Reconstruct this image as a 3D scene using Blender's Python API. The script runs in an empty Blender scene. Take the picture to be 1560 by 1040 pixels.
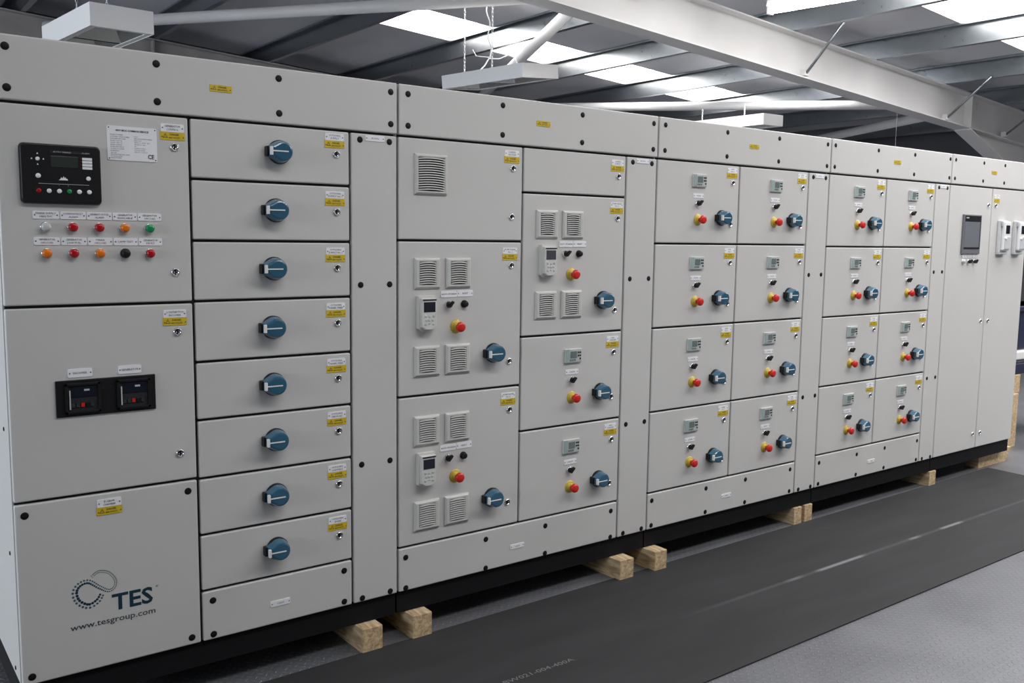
import bpy, bmesh, math, random
from mathutils import Vector, Matrix
random.seed(7)
C = bpy.context.scene.collection
PI = math.pi
W = {}                      # world position of each object's origin

# ------------------------------------------------------------------ materials
def mat(name, col, rough=.5, metal=0., spec=.5, emit=None, es=1., coat=0.):
    m = bpy.data.materials.new(name); m.use_nodes = True
    b = m.node_tree.nodes['Principled BSDF']
    b.inputs['Base Color'].default_value = (*col, 1); b.inputs['Roughness'].default_value = rough
    b.inputs['Metallic'].default_value = metal; b.inputs['Specular IOR Level'].default_value = spec
    b.inputs['Coat Weight'].default_value = coat
    if emit:
        b.inputs['Emission Color'].default_value = (*emit, 1); b.inputs['Emission Strength'].default_value = es
    return m
def nodes(m): return m.node_tree.nodes, m.node_tree.links, m.node_tree.nodes['Principled BSDF']
def noisy(m, c1, c2, scale=5., detail=4., bump=0., bscale=None, stretch=(1,1,1), rough=None):
    n, l, b = nodes(m)
    tc = n.new('ShaderNodeTexCoord'); mp = n.new('ShaderNodeMapping'); mp.inputs['Scale'].default_value = stretch
    l.new(tc.outputs['Object'], mp.inputs[0])
    t = n.new('ShaderNodeTexNoise'); t.inputs['Scale'].default_value = scale; t.inputs['Detail'].default_value = detail
    l.new(mp.outputs[0], t.inputs[0])
    r = n.new('ShaderNodeValToRGB'); r.color_ramp.elements[0].color = (*c1, 1); r.color_ramp.elements[1].color = (*c2, 1)
    r.color_ramp.elements[0].position = .3; r.color_ramp.elements[1].position = .7
    l.new(t.outputs[0], r.inputs[0]); l.new(r.outputs[0], b.inputs['Base Color'])
    if bump:
        t2 = n.new('ShaderNodeTexNoise'); t2.inputs['Scale'].default_value = bscale or scale*8; t2.inputs['Detail'].default_value = 3
        l.new(mp.outputs[0], t2.inputs[0])
        bp = n.new('ShaderNodeBump'); bp.inputs['Strength'].default_value = bump; bp.inputs['Distance'].default_value = .002
        l.new(t2.outputs[0], bp.inputs['Height']); l.new(bp.outputs[0], b.inputs['Normal'])
    if rough:
        mr = n.new('ShaderNodeMapRange'); mr.inputs[3].default_value = rough[0]; mr.inputs[4].default_value = rough[1]
        l.new(t.outputs[0], mr.inputs[0]); l.new(mr.outputs[0], b.inputs['Roughness'])
    return m
M = {}
M['paint'] = noisy(mat('panel_paint', (.60,.60,.585), .42), (.592,.583,.560), (.615,.606,.583), 1.2, 2, bump=.12, bscale=260)
M['gasket'] = mat('black_gap', (.012,.012,.014), .7)
M['black'] = mat('black_plastic', (.010,.010,.011), .42, spec=.3)
M['bolt'] = mat('black_bolt', (.006,.006,.007), .55, spec=.25)
M['plinth'] = mat('plinth_black', (.005,.005,.006), .7, spec=.25)
M['blue'] = mat('handle_blue', (.030,.110,.180), .2, coat=.3)
M['white'] = mat('white_plastic', (.80,.80,.78), .4)
M['label'] = mat('label_white', (.88,.88,.90), .4)
M['yellow'] = mat('label_yellow', (.66,.47,.012), .5)
M['matink'] = mat('mat_print', (.17,.17,.17), .7)
M['ink'] = mat('label_ink', (.03,.03,.035), .6)
M['chrome'] = mat('chrome', (.75,.75,.76), .16, 1.)
M['redbtn'] = mat('red_button', (.62,.018,.010), .35)
M['yelbtn'] = mat('yellow_collar', (.56,.42,.05), .3)
M['grille'] = mat('grille_plastic', (.56,.56,.53), .5)
M['keypad'] = mat('keypad_plastic', (.64,.635,.60), .45)
M['screen'] = mat('dark_screen', (.010,.012,.022), .15)
M['lcd'] = mat('lcd_screen', (.035,.045,.040), .2)
M['relay'] = mat('relay_grey', (.47,.50,.49), .45)
M['teal'] = mat('relay_teal', (.30,.40,.39), .45)
M['rlcd'] = mat('relay_lcd', (.14,.18,.17), .3)
M['hmiframe'] = mat('touch_frame', (.15,.145,.165), .4)
M['hmi'] = mat('touch_glass', (.155,.165,.18), .3)
M['logo'] = mat('logo_teal', (.004,.035,.055), .5)
M['logo2'] = mat('logo_light_teal', (.05,.11,.14), .5)
M['url'] = mat('logo_grey', (.035,.05,.06), .5)
for k, c in dict(red=(.45,.004,.008), amber=(.78,.19,.006), green=(.004,.30,.09), clear=(.58,.58,.57)).items():
    M['lamp_'+k] = mat('lamp_'+k, c, .18, coat=.4)
M['steel'] = noisy(mat('painted_steel', (.62,.61,.60), .5), (.60,.59,.58), (.68,.67,.66), 1.5, 3, bump=.05, bscale=60)
M['darksteel'] = noisy(mat('rafter_steel', (.30,.28,.27), .6), (.25,.235,.23), (.36,.34,.33), 2.5, 4)
M['galv'] = noisy(mat('galvanised', (.36,.39,.41), .30, .95), (.35,.38,.40), (.38,.41,.43), 14, 2, rough=(.26,.31))
M['ceil'] = noisy(mat('roof_liner', (.30,.30,.315), .42), (.55,.55,.58), (.61,.61,.64), .9, 3, rough=(.34,.46))
M['wall'] = noisy(mat('dark_cladding', (.075,.075,.085), .6), (.065,.065,.075), (.09,.09,.10), .8, 3)
M['wallpale'] = noisy(mat('pale_cladding', (.42,.42,.43), .6), (.40,.40,.41), (.45,.45,.46), .8, 3)
M['upstand'] = mat('rooflight_upstand', (.66,.60,.55), .5)
M['lumwhite'] = mat('luminaire_white', (.90,.90,.89), .4)
M['lumin'] = mat('luminaire_reflector', (.66,.66,.62), .2, .9)
M['bulb'] = mat('bulb_glass', (.75,.74,.66), .12, 0, coat=.6)
M['bluebin'] = mat('blue_bin', (.014,.018,.05), .5)
M['case'] = mat('clear_case', (.60,.61,.62), .12, coat=.5)
# emitters: daylight through glass, a lit tube and an added front fill pane
M['daylight'] = mat('rooflight_daylight', (.8,.8,.8), .5, emit=(.985,.985,1.), es=9.)
M['winlight'] = mat('window_daylight', (.8,.8,.8), .5, emit=(.84,.91,1.), es=8.)
M['winfront'] = mat('window_front_daylight', (.8,.8,.8), .5, emit=(.95,.94,1.), es=.8)  # weak fill glow, added to lift the lower right panels
M['tube'] = mat('lit_tube', (.9,.9,.9), .4, emit=(1.,.98,.94), es=38.)
# wood
def wood():
    m = mat('sawn_timber', (.5,.36,.2), .75); n, l, b = nodes(m)
    tc = n.new('ShaderNodeTexCoord'); mp = n.new('ShaderNodeMapping'); mp.inputs['Scale'].default_value = (14, 1.6, 14)
    l.new(tc.outputs['Object'], mp.inputs[0])
    t = n.new('ShaderNodeTexNoise'); t.inputs['Scale'].default_value = 4; t.inputs['Detail'].default_value = 6; t.inputs['Distortion'].default_value = 1.2
    l.new(mp.outputs[0], t.inputs[0])
    r = n.new('ShaderNodeValToRGB'); e = r.color_ramp.elements
    e[0].color = (.34,.22,.115,1); e[0].position = .32; e[1].color = (.66,.50,.30,1); e[1].position = .62
    l.new(t.outputs[0], r.inputs[0]); l.new(r.outputs[0], b.inputs['Base Color'])
    return m
M['wood'] = wood()
def matrubber():
    m = mat('mat_rubber', (.04,.04,.042), .72, spec=.35); n, l, b = nodes(m)
    tc = n.new('ShaderNodeTexCoord')
    mp = n.new('ShaderNodeMapping'); mp.inputs['Scale'].default_value = (.8, 5, 1); l.new(tc.outputs['Object'], mp.inputs[0])
    t = n.new('ShaderNodeTexNoise'); t.inputs['Scale'].default_value = 1.6; t.inputs['Detail'].default_value = 5; l.new(mp.outputs[0], t.inputs[0])
    r = n.new('ShaderNodeValToRGB'); e = r.color_ramp.elements
    e[0].color = (.021,.021,.022,1); e[0].position = .3; e[1].color = (.033,.0325,.034,1); e[1].position = .75
    l.new(t.outputs[0], r.inputs[0])
    # worn crease running along the middle of the mat
    sx = n.new('ShaderNodeSeparateXYZ'); l.new(tc.outputs['Object'], sx.inputs[0])
    def ma(op, a, b_=None, v=None):
        k = n.new('ShaderNodeMath'); k.operation = op
        if isinstance(a, float): k.inputs[0].default_value = a
        else: l.new(a, k.inputs[0])
        if v is not None: k.inputs[1].default_value = v
        elif b_ is not None: l.new(b_, k.inputs[1])
        return k.outputs[0]
    d = ma('ABSOLUTE', ma('ADD', sx.outputs[1], v=.0))
    line = n.new('ShaderNodeMapRange'); line.inputs[1].default_value = .004; line.inputs[2].default_value = .016
    line.inputs[3].default_value = 1; line.inputs[4].default_value = 0; l.new(d, line.inputs[0])
    mp2 = n.new('ShaderNodeMapping'); mp2.inputs['Scale'].default_value = (1.1, .01, 1); l.new(tc.outputs['Object'], mp2.inputs[0])
    t2 = n.new('ShaderNodeTexNoise'); t2.inputs['Scale'].default_value = 1.7; l.new(mp2.outputs[0], t2.inputs[0])
    g = n.new('ShaderNodeMapRange'); g.inputs[1].default_value = .5; g.inputs[2].default_value = .56; l.new(t2.outputs[0], g.inputs[0])
    fx = n.new('ShaderNodeMapRange'); fx.inputs[1].default_value = -.35; fx.inputs[2].default_value = .05; l.new(sx.outputs[0], fx.inputs[0])
    f = ma('MULTIPLY', ma('MULTIPLY', ma('ADD', ma('MULTIPLY', g.outputs[0], v=.75), v=.14), line.outputs[0]), fx.outputs[0])
    mx = n.new('ShaderNodeMix'); mx.data_type = 'RGBA'; mx.inputs[7].default_value = (.22,.22,.225,1)
    l.new(f, mx.inputs[0]); l.new(r.outputs[0], mx.inputs[6]); l.new(mx.outputs[2], b.inputs['Base Color'])
    bp = n.new('ShaderNodeBump'); bp.inputs['Strength'].default_value = .25; bp.inputs['Distance'].default_value = .002
    t3 = n.new('ShaderNodeTexNoise'); t3.inputs['Scale'].default_value = 220; l.new(tc.outputs['Object'], t3.inputs[0])
    l.new(t3.outputs[0], bp.inputs['Height']); l.new(bp.outputs[0], b.inputs['Normal'])
    return m
M['mat'] = matrubber()
def checker():
    m = mat('checker_plate', (.24,.245,.26), .42, .35); n, l, b = nodes(m)
    tc = n.new('ShaderNodeTexCoord'); s = n.new('ShaderNodeSeparateXYZ'); l.new(tc.outputs['Object'], s.inputs[0])
    def ma(op, a, c=None):
        k = n.new('ShaderNodeMath'); k.operation = op
        for i, v in enumerate((a, c)):
            if v is None: continue
            if isinstance(v, (int, float)): k.inputs[i].default_value = v
            else: l.new(v, k.inputs[i])
        return k.outputs[0]
    K = 26.
    x = ma('MULTIPLY', s.outputs[0], K); y = ma('MULTIPLY', s.outputs[1], K)
    a = ma('ADD', x, y); c = ma('SUBTRACT', x, y)
    fa = ma('SUBTRACT', ma('FRACT', a), .5); fc = ma('SUBTRACT', ma('FRACT', c), .5)
    par = ma('FLOORED_MODULO', ma('ADD', ma('FLOOR', a), ma('FLOOR', c)), 2.)
    ip = ma('SUBTRACT', 1., par)
    u = ma('ADD', ma('MULTIPLY', fa, par), ma('MULTIPLY', fc, ip))
    v = ma('ADD', ma('MULTIPLY', fc, par), ma('MULTIPLY', fa, ip))
    d = ma('ADD', ma('POWER', ma('ABSOLUTE', ma('DIVIDE', u, .44)), 2.), ma('POWER', ma('ABSOLUTE', ma('DIVIDE', v, .15)), 2.))
    hgt = n.new('ShaderNodeMapRange'); hgt.inputs[1].default_value = .5; hgt.inputs[2].default_value = 1.1
    hgt.inputs[3].default_value = 1; hgt.inputs[4].default_value = 0; l.new(d, hgt.inputs[0])
    bp = n.new('ShaderNodeBump'); bp.inputs['Strength'].default_value = .8; bp.inputs['Distance'].default_value = .003
    l.new(hgt.outputs[0], bp.inputs['Height']); l.new(bp.outputs[0], b.inputs['Normal'])
    t = n.new('ShaderNodeTexNoise'); t.inputs['Scale'].default_value = 2.2; t.inputs['Detail'].default_value = 5; l.new(tc.outputs['Object'], t.inputs[0])
    r = n.new('ShaderNodeValToRGB'); e = r.color_ramp.elements
    e[0].color = (.135,.137,.148,1); e[0].position = .3; e[1].color = (.20,.203,.218,1); e[1].position = .7
    l.new(t.outputs[0], r.inputs[0])
    mx = n.new('ShaderNodeMix'); mx.data_type = 'RGBA'; mx.inputs[7].default_value = (.25,.255,.27,1)
    l.new(ma('MULTIPLY', hgt.outputs[0], .55), mx.inputs[0]); l.new(r.outputs[0], mx.inputs[6])
    # plate seams
    sd = ma('ABSOLUTE', ma('SUBTRACT', ma('FRACT', ma('ADD', ma('DIVIDE', s.outputs[1], 1.25), .02)), .5))
    sm = n.new('ShaderNodeMapRange'); sm.inputs[1].default_value = .0016; sm.inputs[2].default_value = .004
    sm.inputs[3].default_value = .7; sm.inputs[4].default_value = 0; l.new(sd, sm.inputs[0])
    m2 = n.new('ShaderNodeMix'); m2.data_type = 'RGBA'; m2.inputs[7].default_value = (.05,.05,.055,1)
    l.new(sm.outputs[0], m2.inputs[0]); l.new(mx.outputs[2], m2.inputs[6]); l.new(m2.outputs[2], b.inputs['Base Color'])
    return m
M['floor'] = checker()

# ------------------------------------------------------------------ mesh builder
class MB:
    def __init__(s): s.v = []; s.f = []; s.m = []; s.sm = []; s.mats = []
    def mi(s, k):
        if k not in s.mats: s.mats.append(k)
        return s.mats.index(k)
    def add(s, vs, fs, k, smooth=False):
        o = len(s.v); s.v += [tuple(v) for v in vs]; i = s.mi(k)
        for f in fs: s.f.append([o+j for j in f]); s.m.append(i); s.sm.append(smooth)
    def bm(s, bm, k, smooth=False):
        bm.verts.ensure_lookup_table(); bm.verts.index_update()
        s.add([v.co[:] for v in bm.verts], [[v.index for v in f.verts] for f in bm.faces], k, smooth); bm.free()
    def box(s, x0, x1, y0, y1, z0, z1, k, bev=0., seg=2):
        b = bmesh.new(); bmesh.ops.create_cube(b, size=1)
        for v in b.verts: v.co = Vector(((x0+x1)/2+v.co.x*(x1-x0), (y0+y1)/2+v.co.y*(y1-y0), (z0+z1)/2+v.co.z*(z1-z0)))
        if bev: bmesh.ops.bevel(b, geom=b.edges[:], offset=bev, segments=seg, affect='EDGES', profile=.5)
        s.bm(b, k, False); return s
    def prism(s, outline, y0, y1, k, scale1=1., c=(0,0), bev=0, smooth=False):
        """polygon in x,z pushed from y0 (back) to y1 (front); the front may be scaled about c"""
        n = len(outline)
        vs = [(x, y0, z) for x, z in outline] + [(c[0]+(x-c[0])*scale1, y1, c[1]+(z-c[1])*scale1) for x, z in outline]
        area = sum(outline[i][0]*outline[(i+1)%n][1]-outline[(i+1)%n][0]*outline[i][1] for i in range(n))
        fs = [list(range(n))[::-1], list(range(n, 2*n))] + [[i, (i+1)%n, n+(i+1)%n, n+i] for i in range(n)]
        if (area > 0) == (y1 > y0): fs = [f[::-1] for f in fs]
        b = bmesh.new(); vv = [b.verts.new(v) for v in vs]
        for f in fs: b.faces.new([vv[i] for i in f])
        bmesh.ops.recalc_face_normals(b, faces=b.faces[:])
        if bev:
            eds = [e for e in b.edges if all(abs(v.co.y-y1) < 1e-6 for v in e.verts)]
            bmesh.ops.bevel(b, geom=eds, offset=bev, segments=2, affect='EDGES', profile=.5)
        s.bm(b, k, smooth); return s
    def disc(s, x, z, r, y0, y1, k, n=24, r1=None, bev=0):
        return s.prism([(x+r*math.cos(2*PI*i/n), z+r*math.sin(2*PI*i/n)) for i in range(n)], y0, y1, k, (r1/r if r1 else 1), (x, z), bev)
    def lathe(s, x, z, prof, k, n=24):
        """prof: list of (r, y); axis along -y"""
        vs = []; fs = []
        for r, y in prof: vs += [(x+r*math.cos(2*PI*i/n), y, z+r*math.sin(2*PI*i/n)) for i in range(n)]
        for j in range(len(prof)-1):
            for i in range(n): fs.append([j*n+i, j*n+(i+1)%n, (j+1)*n+(i+1)%n, (j+1)*n+i])
        fs.append(list(range((len(prof)-1)*n, len(prof)*n)))
        b = bmesh.new(); vv = [b.verts.new(v) for v in vs]
        for f in fs: b.faces.new([vv[i] for i in f])
        bmesh.ops.recalc_face_normals(b, faces=b.faces[:]); s.bm(b, k, True); return s
    def tube(s, pts, r, k, n=10, caps=True):
        pts = [Vector(p) for p in pts]; rings = []; up = Vector((0, 0, 1))
        for i, p in enumerate(pts):
            d = (pts[min(i+1, len(pts)-1)]-pts[max(i-1, 0)]).normalized()
            a = d.cross(up if abs(d.z) < .95 else Vector((1, 0, 0))).normalized(); b = d.cross(a).normalized()
            rings.append([p+a*r*math.cos(2*PI*j/n)+b*r*math.sin(2*PI*j/n) for j in range(n)])
        vs = [v for R in rings for v in R]; fs = []
        for i in range(len(pts)-1):
            for j in range(n): fs.append([i*n+j, i*n+(j+1)%n, (i+1)*n+(j+1)%n, (i+1)*n+j])
        if caps: fs += [list(range(n))[::-1], list(range((len(pts)-1)*n, len(pts)*n))]
        s.add(vs, fs, k, True); return s
    def bar(s, p0, p1, sec, k, up=(0, 0, 1)):
        """closed profile sec = [(a, b)..] swept straight from p0 to p1; a goes sideways, b goes up"""
        p0, p1 = Vector(p0), Vector(p1); d = (p1-p0).normalized(); a = d.cross(Vector(up)).normalized(); b = a.cross(d).normalized()
        n = len(sec); vs = [p0+a*u+b*w for u, w in sec]+[p1+a*u+b*w for u, w in sec]
        fs = [list(range(n)), list(range(n, 2*n))[::-1]]+[[i, n+i, n+(i+1)%n, (i+1)%n] for i in range(n)]
        bb = bmesh.new(); vv = [bb.verts.new(v) for v in vs]
        for f in fs: bb.faces.new([vv[i] for i in f])
        bmesh.ops.recalc_face_normals(bb, faces=bb.faces[:]); s.bm(bb, k); return s
    def text(s, t, x, z, h, k, y=0., width=None, bold=0., align='CENTER', lift=.0006):
        """flat lettering in the x,z plane facing -y, height h, centred on x,z"""
        cu = bpy.data.curves.new('t', 'FONT'); cu.body = t; cu.size = h*1.39; cu.align_x = 'LEFT'; cu.align_y = 'BOTTOM_BASELINE'
        cu.offset = bold; cu.resolution_u = 2 if h > .012 else 1
        o = bpy.data.objects.new('t', cu); C.objects.link(o)
        dg = bpy.context.evaluated_depsgraph_get(); me = bpy.data.meshes.new_from_object(o.evaluated_get(dg))
        vs = [v.co.copy() for v in me.vertices]; fs = [list(p.vertices) for p in me.polygons]
        bpy.data.objects.remove(o); bpy.data.curves.remove(cu); bpy.data.meshes.remove(me)
        if not vs: return s
        x0 = min(v.x for v in vs); x1 = max(v.x for v in vs); sx = 1.
        if width: sx = width/(x1-x0)
        off = x-(x1-x0)*sx/2 if align == 'CENTER' else x
        s.add([(off+(v.x-x0)*sx, y-lift, z-h/2+v.y) for v in vs], fs, k); return s
    def mesh(s, name):
        me = bpy.data.meshes.new(name); me.from_pydata(s.v, [], s.f)
        for k in s.mats: me.materials.append(M[k])
        me.polygons.foreach_set('material_index', s.m); me.polygons.foreach_set('use_smooth', s.sm)
        me.update(); return me

def put(name, me, loc, parent=None, rot=None):
    o = bpy.data.objects.new(name, me.mesh(name) if isinstance(me, MB) else me); C.objects.link(o)
    loc = Vector(loc)
    if parent is not None: o.parent = parent; o.location = loc-W[parent]
    else: o.location = loc
    W[o] = loc
    if rot: o.rotation_euler = rot
    return o
def tag(o, label, cat=None, group=None):
    o['label'] = label
    if cat: o['category'] = cat
    if group: o['group'] = group
    return o
def thing(name, loc, label, cat, group=None, rot=None):
    o = bpy.data.objects.new(name, None); C.objects.link(o); o.location = loc; W[o] = Vector(loc); o.empty_display_size = .1
    if rot: o.rotation_euler = rot
    return tag(o, label, cat, group)
def struct(o, label=None):
    o['kind'] = 'structure'
    if label: o['label'] = label
    return o

# ------------------------------------------------------------------ devices on the doors (origin on the door face, front is -y)
D = {}
def rrect(x0, x1, z0, z1, r, n=5):
    out = []
    for cx, cz, a0 in ((x1-r, z1-r, 0), (x0+r, z1-r, 90), (x0+r, z0+r, 180), (x1-r, z0+r, 270)):
        for i in range(n+1):
            a = math.radians(a0+90*i/n); out.append((cx+r*math.cos(a), cz+r*math.sin(a)))
    return out
def handle(big=1.):
    m = MB(); s = big
    m.lathe(0, 0, [(.039*s, 0), (.039*s, -.009), (.035*s, -.014), (.035*s, -.016)], 'black', 32)
    m.box(-.050*s, -.028*s, -.024, 0, -.0165*s, .0165*s, 'black', .003)
    out = []
    r = .0365*s; a0 = math.radians(122)
    for i in range(25):
        a = a0-2*a0*i/24; out.append((r*math.cos(a), r*math.sin(a)))
    out += [(-.044*s, -.0165*s), (-.044*s, .0165*s)]
    m.prism(out, -.014, -.050, 'blue', .84, (-.006, 0), .006)
    m.box(-.0465*s, -.0385*s, -.0525, -.040, -.0135*s, .0135*s, 'white', .001)
    m.box(-.040*s, .014*s, -.0518, -.0495, -.0020*s, .0020*s, 'white')
    return m.mesh('rotary_handle')
D['handle'] = handle(1.); D['handle_big'] = handle(1.06)
m = MB(); m.lathe(0, 0, [(.0140, 0), (.0140, -.003), (.0120, -.006), (.0098, -.0065), (.0098, -.004), (.001, -.004)], 'chrome', 20)
m.box(-.0018, .0018, -.0055, -.0035, -.007, .007, 'black'); D['lock'] = m.mesh('door_lock')
m = MB(); m.lathe(0, 0, [(.0118, .001), (.0118, -.0008), (.0100, -.0018), (.001, -.0018)], 'bolt', 18); m.box(-.006, .006, -.0022, -.0015, -.0012, .0012, 'black')
D['bolt'] = m.mesh('panel_bolt')
def plate(w, h, lines, k='label', th=.0022, hgt=None, screws=True):
    m = MB(); m.prism(rrect(-w/2, w/2, -h/2, h/2, min(.004, h*.2), 3), 0, -th, k)
    if screws:
        for sx in (-1, 1): m.disc(sx*(w/2-.0055), -h*.02, .0021, -th, -th-.0008, 'ink', 8)
    n = len(lines); hh = hgt or h*.26
    for i, t in enumerate(lines):
        z = (0 if n == 1 else (h*.21 if i == 0 else -h*.19)) if n < 3 else h*(.28-.28*i)
        L = min(w*.76, len(t)*hh*.82)
        m.text(t, 0, z, hh, 'ink', -th, L)
    return m
def nplate(*lines, w=.074, h=.026, hgt=None):
    key = ('np',)+lines+(w, h)
    if key not in D: D[key] = plate(w, h, lines, hgt=hgt).mesh('name_plate')
    return D[key]
def warn(w=.078, h=.0255):
    m = MB(); m.box(-w/2, w/2, -.0018, 0, -h/2, h/2, 'yellow')
    for sx in (-1, 1): m.disc(sx*(w/2-.005), -h*.12, .0019, -.0018, -.0026, 'ink', 8)
    c = -w*.30; t = h*.30
    m.prism([(c-t*1.05, -t*.8), (c+t*1.05, -t*.8), (c, t*1.05)], -.0018, -.0022, 'ink')
    m.prism([(c-t*.68, -t*.58), (c+t*.68, -t*.58), (c, t*.68)], -.0022, -.0024, 'yellow')
    m.box(c-.0005, c+.0005, -.0027, -.0024, -t*.35, t*.3, 'ink')
    m.text('DANGER', w*.07, h*.2, h*.24, 'ink', -.0018, w*.38, .0001)
    m.text('400 VOLTS', w*.07, -h*.2, h*.24, 'ink', -.0018, w*.46, .0001)
    return m
D['warn'] = warn().mesh('warning_label'); D['warn_small'] = warn(.074, .022).mesh('warning_label')
def grille(w, h, ow, oh, n, f=.012):
    m = MB(); b = bmesh.new()
    def ring(a, c, y): return [b.verts.new((x, y, z)) for x, z in ((-a, -c), (a, -c), (a, c), (-a, c))]
    R = [ring(w/2, h/2, 0), ring(w/2, h/2, -f*.5), ring(w/2-.007, h/2-.007, -f), ring(ow/2+.003, oh/2+.003, -f), ring(ow/2, oh/2, -f+.003), ring(ow/2, oh/2, -.001)]
    for A, B in zip(R, R[1:]):
        for i in range(4): b.faces.new([A[i], A[(i+1)%4], B[(i+1)%4], B[i]])
    bmesh.ops.recalc_face_normals(b, faces=b.faces[:]); m.bm(b, 'grille')
    m.box(-ow/2, ow/2, -.0015, 0, -oh/2, oh/2, 'black')
    p = oh/n
    for i in range(n):
        z0 = -oh/2+p*(i+.5); K = 8; vs = []; fs = []
        for j in range(K+1):
            t = j/K; x = -ow/2+ow*t; bow = 1-(2*t-1)**2; y = -f-.004*bow; dz = .0035*bow
            vs += [(x, y, z0-p*.34+dz), (x, y+.0005, z0+p*.12+dz), (x, y+.009, z0+p*.22+dz), (x, y+.009, z0-p*.20+dz)]
        for j in range(K):
            for q in range(4): fs.append([j*4+q, j*4+(q+1)%4, (j+1)*4+(q+1)%4, (j+1)*4+q])
        bb = bmesh.new(); vv = [bb.verts.new(v) for v in vs]
        for ff in fs: bb.faces.new([vv[q] for q in ff])
        bmesh.ops.recalc_face_normals(bb, faces=bb.faces[:]); m.bm(bb, 'grille')
    return m
D['grille'] = grille(.118, .120, .074, .090, 10).mesh('vent_grille')
D['grille_big'] = grille(.148, .155, .118, .128, 14).mesh('vent_grille')
# drive keypad
m = MB(); w = .078
m.prism([(-.039, .070), (.039, .070), (.039, -.058), (.018, -.070), (-.018, -.070), (-.039, -.058)][::-1], 0, -.020, 'keypad', 1.)
m.prism([(-.034, .062), (.034, .062), (.034, -.052), (.014, -.064), (-.014, -.064), (-.034, -.052)][::-1], -.020, -.036, 'keypad', .96, (0, 0), .002)
m.box(-.031, .031, -.0385, -.036, .0535, .058, 'black')
m.box(-.026, .026, -.0375, -.030, .008, .047, 'screen')
for x, z, r in [(-.018, -.008, .0055), (.018, -.008, .0055), (0, -.024, .0062), (-.014, -.024, .0050), (.014, -.024, .0050), (0, -.011, .0040), (0, -.037, .0040), (-.018, -.040, .0050), (.018, -.040, .0050)]:
    m.lathe(x, z, [(r, -.034), (r, -.0368), (r*.6, -.0375)], 'relay', 12)
D['keypad'] = m.mesh('drive_keypad')
# motor protection display
m = MB(); m.box(-.048, .048, -.010, 0, -.031, .031, 'keypad', .0015); m.box(-.047, -.028, -.0115, -.009, -.029, .029, 'teal')
m.box(-.026, .045, -.0113, -.009, -.028, .028, 'relay')
m.box(-.020, .016, -.013, -.010, -.010, .020, 'rlcd')
for x, z in [(.026, .014), (.037, .014), (.026, 0), (.037, 0), (.037, -.014), (-.018, -.019), (-.006, -.019), (.006, -.019)]:
    m.box(x-.0038, x+.0038, -.0128, -.010, z-.0038, z+.0038, 'lcd' if (x+z) > .02 else 'rlcd')
D['relay'] = m.mesh('motor_display')
# selector, push button, emergency stop, lamp
m = MB(); m.lathe(0, 0, [(.0155, 0), (.0155, -.004), (.0135, -.006), (.0135, -.007)], 'chrome', 24); m.lathe(0, 0, [(.0125, -.005), (.0125, -.017), (.011, -.019)], 'black', 20)
c_, s_ = math.cos(math.radians(48)), math.sin(math.radians(48))
m.prism([(c_*a-s_*b_, s_*a+c_*b_) for a, b_ in ((-.013, -.004), (.016, -.0045), (.019, 0), (.016, .0045), (-.013, .004))], -.017, -.030, 'black', .9)
D['selector'] = m.mesh('selector_switch')
m = MB(); m.lathe(0, 0, [(.0155, 0), (.0155, -.005), (.0135, -.009), (.0125, -.009)], 'black', 24); m.lathe(0, 0, [(.0115, -.005), (.0115, -.017), (.009, -.019), (.003, -.0195)], 'black', 24)
D['push'] = m.mesh('push_button')
m = MB(); m.lathe(0, 0, [(.0285, 0), (.0285, -.0015), (.019, -.0022), (.0165, -.0035), (.0165, -.010), (.0145, -.013)], 'yelbtn', 28)
m.lathe(0, 0, [(.010, -.010), (.010, -.028), (.0175, -.028), (.0205, -.031), (.0205, -.038), (.018, -.043), (.011, -.0455), (.003, -.046)], 'redbtn', 28)
D['estop'] = m.mesh('emergency_stop')
def lamp(k):
    m = MB(); m.lathe(0, 0, [(.0155, 0), (.0155, -.003), (.0140, -.004)], 'black' if k == 'black' else 'chrome', 24)
    m.lathe(0, 0, [(.0140, -.003), (.0138, -.012), (.0122, -.017), (.008, -.0195), (.002, -.0203)], k, 24)
    return m.mesh('indicator_lamp')
for k in ('lamp_red', 'lamp_amber', 'lamp_green', 'lamp_clear', 'black'): D[k] = lamp(k)

# ------------------------------------------------------------------ the switchboard
ZB, ZH, ZT = .190, 1.993, 2.190
XS = dict(a=-.765, b=-.198, c=.3855, d=.585, e=1.187, f=1.782, g=1.981, h=2.5785, i=3.156, j=3.346, k=3.922, l=4.477, m=4.6555, n=5.217, o=5.7475)
G = .0045
cab = None
def panel(name, x0, x1, z0, z1, th=.020, y=0.):
    """a pressed steel door or cover with rolled edges, standing proud of the dark carcass"""
    m = MB(); x0 += G; x1 -= G; z0 += G; z1 -= G
    cx, cz = (x0+x1)/2, (z0+z1)/2
    m.box(x0-cx, x1-cx, 0, th, z0-cz, z1-cz, 'paint', .0050, 3)
    return put(name, m, (cx, y, cz), cab)
def dev(o, name, key, x, z, y=0., label=None):
    me = D[key] if not isinstance(key, bpy.types.Mesh) else key
    p = put(name, me, (x, y, z), o)
    if label: p['label'] = label
    return p
def bolts(o, xs, zs):
    for x in xs:
        for z in zs: dev(o, 'panel_bolt', 'bolt', x, z)
def tags(o, xr, zt, lines, lock=True):
    """white name plate over a yellow warning label, with the lock below"""
    xc = xr-.062
    dev(o, 'name_plate', nplate(*lines), xc, zt-.040); dev(o, 'warning_label', 'warn', xc, zt-.066)
    if lock: dev(o, 'door_lock', 'lock', xr-.055, zt-.101)
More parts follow.
